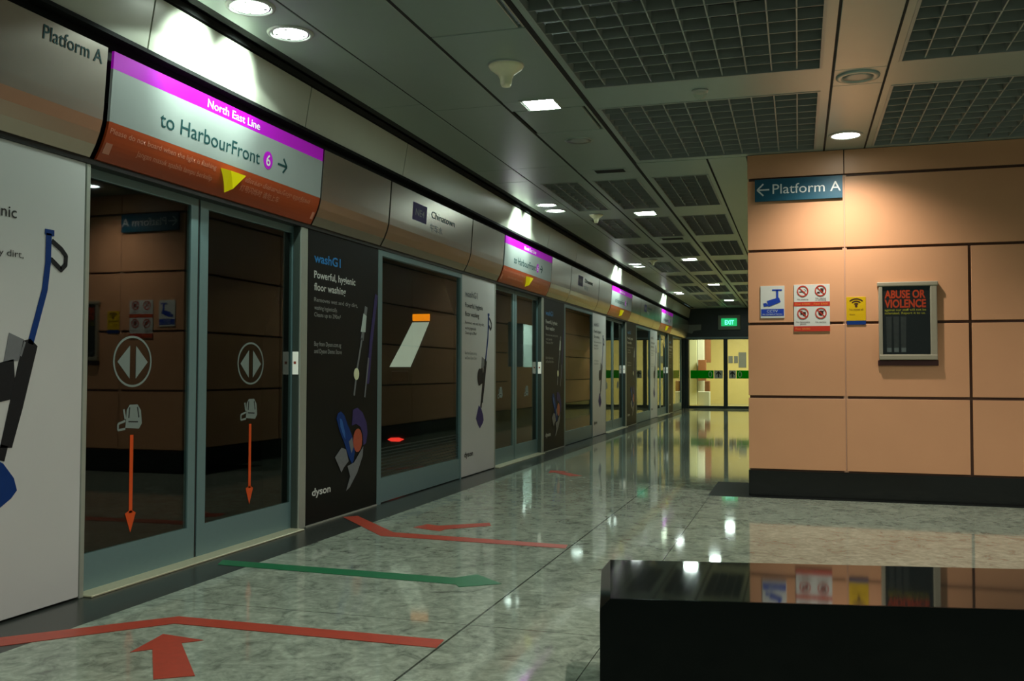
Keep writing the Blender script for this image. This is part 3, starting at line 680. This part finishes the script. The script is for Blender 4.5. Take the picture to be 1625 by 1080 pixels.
# ------------------------------------------------------------------ ceiling lamps and fittings
def lamp_light(name, kind, loc, power, col, parent, **kw):
    l = bpy.data.lights.new(name, kind); l.energy = power; l.color = col
    for a, v in kw.items(): setattr(l, a, v)
    o = bpy.data.objects.new(name, l); COL.objects.link(o); o.parent = parent; o.location = Vector(loc)-parent.location
    return o
def downlight(x, y, label, rad=.116, power=P_DOWN, col=C_COOL, spot=143, blend=.12, group='paired downlights along the cove', simple=False):
    r = thing('downlight', label, 'ceiling lamp', (x, y, H), group)
    finish('rim', MB().lathe(x, y, [(rad+.028, H-.001), (rad+.024, H-.010), (rad+.004, H-.012), (rad, H-.004), (rad, H+.0)], 32, False), 'rim', r, True)
    if simple:
        finish('lens', MB().lathe(x, y, [(rad, H-.006), (rad*.6, H-.009), (.001, H-.010)], 32), 'lens', r, True)
    else:
        finish('reflector', MB().lathe(x, y, [(rad, H-.004), (rad*.93, H-.0035), (rad*.90, H-.003)], 32, False), 'chrome', r, True)
        finish('lens', MB().lathe(x, y, [(rad*.90, H-.004), (rad*.5, H-.007), (.001, H-.008)], 32), 'lens', r, True)
        v = MB()
        for a in (.6, 2.2, 3.5, 4.9): v.box(x+rad*.72*math.cos(a)-.012, x+rad*.72*math.cos(a)+.012, y+rad*.72*math.sin(a)-.010, y+rad*.72*math.sin(a)+.010, H-.0095, H-.0085)
        finish('louvre_tab', v, 'chrome', r)
    lamp_light('beam', 'SPOT', (x, y, H-.02), power, col, r, spot_size=math.radians(spot), spot_blend=blend, shadow_soft_size=.03)
    if not simple:
        o = lamp_light('wall_wash', 'SPOT', (x, y, H-.022), P_WASH, col, r, spot_size=math.radians(74), spot_blend=.8, shadow_soft_size=.03)
        o.rotation_euler = (0, math.radians(62), 0)
for k in range(NDOOR):
    yc = (4.94, 11.67, 18.43, 25.2)[k]
    for j, nm in ((-.227, 'nearer'), (.222, 'farther')):
        downlight(-3.02, yc+j, 'round downlight above the %s platform door, %s one of its pair' % (ORD[k], nm))
downlight(.417, 8.8, 'single round ceiling lamp above the pink wall', .118, P_ROUND, C_NEUT, 138, 1.0, None, True)
for x, y, wd in ((.417, 2.7, 'overhead'), (2.76, 3.6, 'right of the picture'), (4.4, 6.5, 'far right of the picture')):  # unseen lamps, added to brighten the pink wall from the front
    downlight(x, y, 'unseen round lamp added as fill %s, outside the frame' % wd, .118, P_ROUND*1.05, C_NEUT, 150, .3, None, True)
def square_lamp(y, label):
    x = -1.928; h = .132
    r = thing('square_lamp', label, 'ceiling lamp', (x, y, H), 'square ceiling lamps')
    z0 = H-.001
    finish('frame', MB().box(x-h-.012, x-h, y-h, y+h, z0-.008, z0+.02).box(x+h, x+h+.012, y-h, y+h, z0-.008, z0+.02).box(x-h-.012, x+h+.012, y-h-.012, y-h, z0-.008, z0+.02).box(x-h-.012, x+h+.012, y+h, y+h+.012, z0-.008, z0+.02), 'rim', r)
    finish('lens', MB().box(x-h*.86, x+h*.92, y-h*.95, y+h*.95, z0-.005, z0-.002), 'square', r)
    finish('reflector', MB().box(x-h, x-h*.86, y-h*.98, y+h*.98, z0-.004, z0-.001), 'chrome', r)
for i, y in enumerate((7.11, 12.40, 17.70, 22.93, 28.07)):
    square_lamp(y, 'square white ceiling lamp, %s from the camera' % ('first', 'second', 'third', 'fourth', 'fifth and smallest')[i])
for y in (1.8, -3.4): square_lamp(y, 'square white ceiling lamp behind the camera' if y < 0 else 'square white ceiling lamp overhead, out of the picture')

def mushroom(x, y, s, label):
    r = thing('ceiling_antenna', label, 'ceiling fitting', (x, y, H), None)
    pr = [(.118, 0), (.120, -.012), (.112, -.028), (.085, -.048), (.055, -.072), (.042, -.10), (.038, -.135), (.030, -.150), (.001, -.152)]
    finish('dome', MB().lathe(x, y, [(a*s, H+z*s) for a, z in pr], 32), 'cream', r, True)
    finish('base_ring', MB().lathe(x, y, [(.124*s, H), (.126*s, H-.006), (.118*s, H-.010)], 32, False), 'rim', r, True)
mushroom(-1.909, 6.124, 1., 'cream mushroom shaped ceiling fitting beside the first square lamp')
mushroom(-2.578, 12.35, .75, 'small pale ceiling fitting between the first grille rows')
mushroom(-2.602, 17.65, .7, 'small far pale ceiling fitting beside the third square lamp')
r = thing('speaker', 'round grey ceiling speaker in the strip left of the right grille', 'speaker', (.42, 7.07, H))
finish('ring', MB().lathe(.42, 7.07, [(.150, H), (.148, H-.010), (.118, H-.014), (.105, H-.004)], 36, False), 'ceil', r, True)
finish('mesh_cover', MB().lathe(.42, 7.07, [(.105, H-.004), (.06, H-.006), (.001, H-.006)], 36), 'grid', r, True)
r = thing('speaker', 'faint flush round speaker in the plain ceiling strip past the hatch', 'speaker', (-1.9, 8.33, H))
finish('ring', MB().lathe(-1.9, 8.33, [(.13, H), (.128, H-.005), (.112, H-.006)], 36, False), 'ceil', r, True)
finish('mesh_cover', MB().lathe(-1.9, 8.33, [(.112, H-.005), (.05, H-.006), (.001, H-.006)], 36), 'grid', r, True)
r = thing('dome_camera', 'small clear dome camera on the beam between the big grilles', 'camera', (-.69, 7.10, H))
finish('base', MB().lathe(-.69, 7.10, [(.062, H), (.060, H-.012), (.050, H-.016)], 28), 'rim', r, True)
finish('dome', MB().lathe(-.69, 7.10, [(.050, H-.016), (.048, H-.035), (.036, H-.055), (.018, H-.064), (.001, H-.066)], 28, False), 'dome', r, True)
def vent(x0, x1, y0, y1, label):
    r = thing('air_vent', label, 'air vent', ((x0+x1)/2, (y0+y1)/2, H), 'slot vents in the ceiling')
    finish('frame', MB().box(x0-.02, x0, y0-.02, y1+.02, H-.005, H).box(x1, x1+.02, y0-.02, y1+.02, H-.005, H).box(x0, x1, y0-.02, y0, H-.005, H).box(x0, x1, y1, y1+.02, H-.005, H), 'ceil', r)
    finish('slot', MB().box(x0, x1, y0, y1, H-.004, H+.028), 'void', r)
vent(-2.03, -1.72, 9.61, 9.77, 'dark rectangular slot vent before the first small grilles')
vent(-2.05, -1.72, 14.80, 15.02, 'dark rectangular slot vent before the third row of small grilles')

# ------------------------------------------------------------------ end wall, doors and lit room
E0 = ENDY
struct('wall_end', MB().box(-3.80, BX, E0, E0+.12, 2.31, 3.29).box(-3.80, -3.52, E0, E0+.12, 0, 2.31), 'end_dark')
struct('wall_end_return', MB().box(-3.66, -3.59, 31.15, E0, 0, 2.272).box(-3.66, -3.46, E0-.12, E0-.001, 0, 2.272), 'end_dark')
struct('trim_41', MB().box(-3.6, BX, E0-.02, E0, 2.285, 2.345), 'teal')
dr = thing('door_1', 'double glass end doors with green bands in front of the yellow room', 'door', (-2, E0, 0)); dr['kind'] = 'structure'
for x0, x1, side in ((-3.51, -2.276, 0), (-2.274, -.50, 1)):
    f = MB().box(x0, x0+.065, E0+.02, E0+.06, 0, 2.30).box(x1-.065, x1, E0+.02, E0+.06, 0, 2.30).box(x0+.065, x1-.065, E0+.02, E0+.06, 2.26, 2.30).box(x0+.065, x1-.065, E0+.02, E0+.06, 0, .09)
    lf = finish('door_leaf', f, 'end_dark', dr)
    finish('glass_pane', MB().box(x0+.065, x1-.065, E0+.036, E0+.044, .09, 2.26), 'eglass', lf)
    P = PY(E0+.036)
    a0, a1 = (x0+.10, -2.66) if side == 0 else (-1.93, x1-.06)
    gb = finish('green_band', MB().prism(P, [(a0, .985), (a1, .985), (a1, 1.25), (a0, 1.25)], .001, .004), 'green_band', lf)
    b0, b1 = (-2.64, -2.37) if side == 0 else (-2.17, -1.95)
    pl = finish('arrow_plate', MB().prism(P, [(b0, .985), (b1, .985), (b1, 1.25), (b0, 1.25)], .001, .004), 'alcove', lf)
    cx = (b0+b1)/2
    finish('arrow', MB().stroke(P, [(cx, 1.02), (cx, 1.20)], .04, .0045, .006).stroke(P, [(cx-.07, 1.12), (cx, 1.205), (cx+.07, 1.12)], .035, .0045, .006), 'end_dark', lf)
    tx = (a1-.17, a1-.05) if side == 0 else (a0+.05, a0+.17)
    finish('band_mark', MB().ring(P, sum(tx)/2, 1.12, .06, .10, .02, .0045, .006, 16), 'alcove', lf)
r = thing('exit_sign', 'green lit EXIT sign above the glass end doors', 'exit sign', (-2.14, E0-.12, 2.59))
finish('housing', MB().box(-2.50, -1.79, E0-.16, E0-.02, 2.58, 3.05, .02), 'housing', r)
fc = finish('sign_face', MB().box(-2.395, -1.895, E0-.175, E0-.161, 2.69, 2.94, .006), 'exit_green', r)
text('lettering', 'EXIT', PY(E0-.175), -2.28, -1.99, 2.745, .14, 'exit_glow', fc, .003, .03)
r = thing('paper_notice', 'pale torn paper notice on the dark beam left of the EXIT sign', 'notice', (-3.3, E0, 2.5))
finish('sheet', MB().prism(PY(E0), [(-3.54, 2.50), (-3.35, 2.46), (-3.30, 2.55), (-3.06, 2.58), (-3.05, 2.76), (-3.54, 2.75)], .001, .006), 'symbol', r)
struct('wall_back', MB().box(-4.6, 2, 36.5, 36.6, 0, 3.3).box(-4.65, -4.6, E0+.12, 36.6, 0, 3.3), 'room_yel')
struct('ceiling_room', MB().box(-4.65, 2, E0+.12, 36.6, 3.3, 3.35), 'room_white')
struct('wall_room_right', MB().box(1.95, 2, E0+.12, 36.6, 0, 3.3).box(BX, 2, E0+.12, E0+.2, 0, 3.3), 'room_yel')
struct('floor_room', MB().box(-4.6, -3.2, E0+.12, 36.5, -.06, 0), 'room_yel')
def ux(u, Y): return (-3.506+(u-1091)*.02033)*Y/31.48
def vz(v, Y): return 1.18+(591-v)*.02060*Y/31.48
Y = 34.6
r = thing('room_column', 'pale column at the left of the yellow end room', 'column', (ux(1104, Y), Y, 0))
finish('shaft', MB().box(ux(1088, Y), ux(1106, Y), Y, Y+.3, 0, 3.3, .01), 'room_white', r)
finish('facing', MB().box(ux(1106.5, Y), ux(1117, Y), Y+.1, Y+.4, 0, 3.3, .01), 'white', r)
r = thing('wall_panel', 'tall brown panel hanging behind the left end door', 'panel', (ux(1123, 35), 35, 1))
finish('board', MB().box(ux(1119, 35.2), ux(1128, 35.2), 35.2, 35.4, vz(575, 35.2), 3.3, .01), 'room_brown', r)
finish('lower_board', MB().box(ux(1108.5, 34.5), ux(1121, 34.5), 34.40, 34.58, vz(604, 34.5), vz(571, 34.5), .01), 'room_brown', r)
r = thing('cabinet', 'low pale cabinet behind the left end door', 'cabinet', (ux(1117, 34), 34, 0))
finish('body', MB().box(ux(1108, 34), ux(1127, 34), 33.8, 34.2, 0.0, vz(621, 34), .02), 'white', r)
finish('top_box', MB().box(ux(1119, 34), ux(1127, 34), 33.85, 34.1, vz(621, 34)+.001, vz(604, 34), .02), 'room_brown', r)
for u0, u1, v0, v1, wd in ((1156, 1163, 565, 576, 'small grey notice on the yellow wall, leftmost of three'), (1165, 1171, 565, 576, 'small grey notice on the yellow wall, middle of three'), (1172, 1184, 559, 583, 'larger grey notice on the yellow wall, rightmost of three')):
    r = thing('wall_notice', wd, 'notice', (ux(u0, 36.5), 36.49, 1.3), 'notices on the yellow wall')
    finish('sheet', MB().box(ux(u0, 36.5), ux(u1, 36.5), 36.48, 36.499, vz(v1, 36.5), vz(v0, 36.5), .002), 'midgrey', r)
r = thing('room_lamp', 'ceiling lamp inside the yellow end room', 'ceiling lamp', (-1.8, 33.6, 3.3))
finish('diffuser', MB().box(-2.6, -1.0, 33.3, 33.9, 3.27, 3.299, .004), 'rim', r)
lamp_light('glow', 'AREA', (-1.8, 33.6, 3.25), 165, (1.0, .93, .66), r, shape='RECTANGLE', size=1.6, size_y=.6)
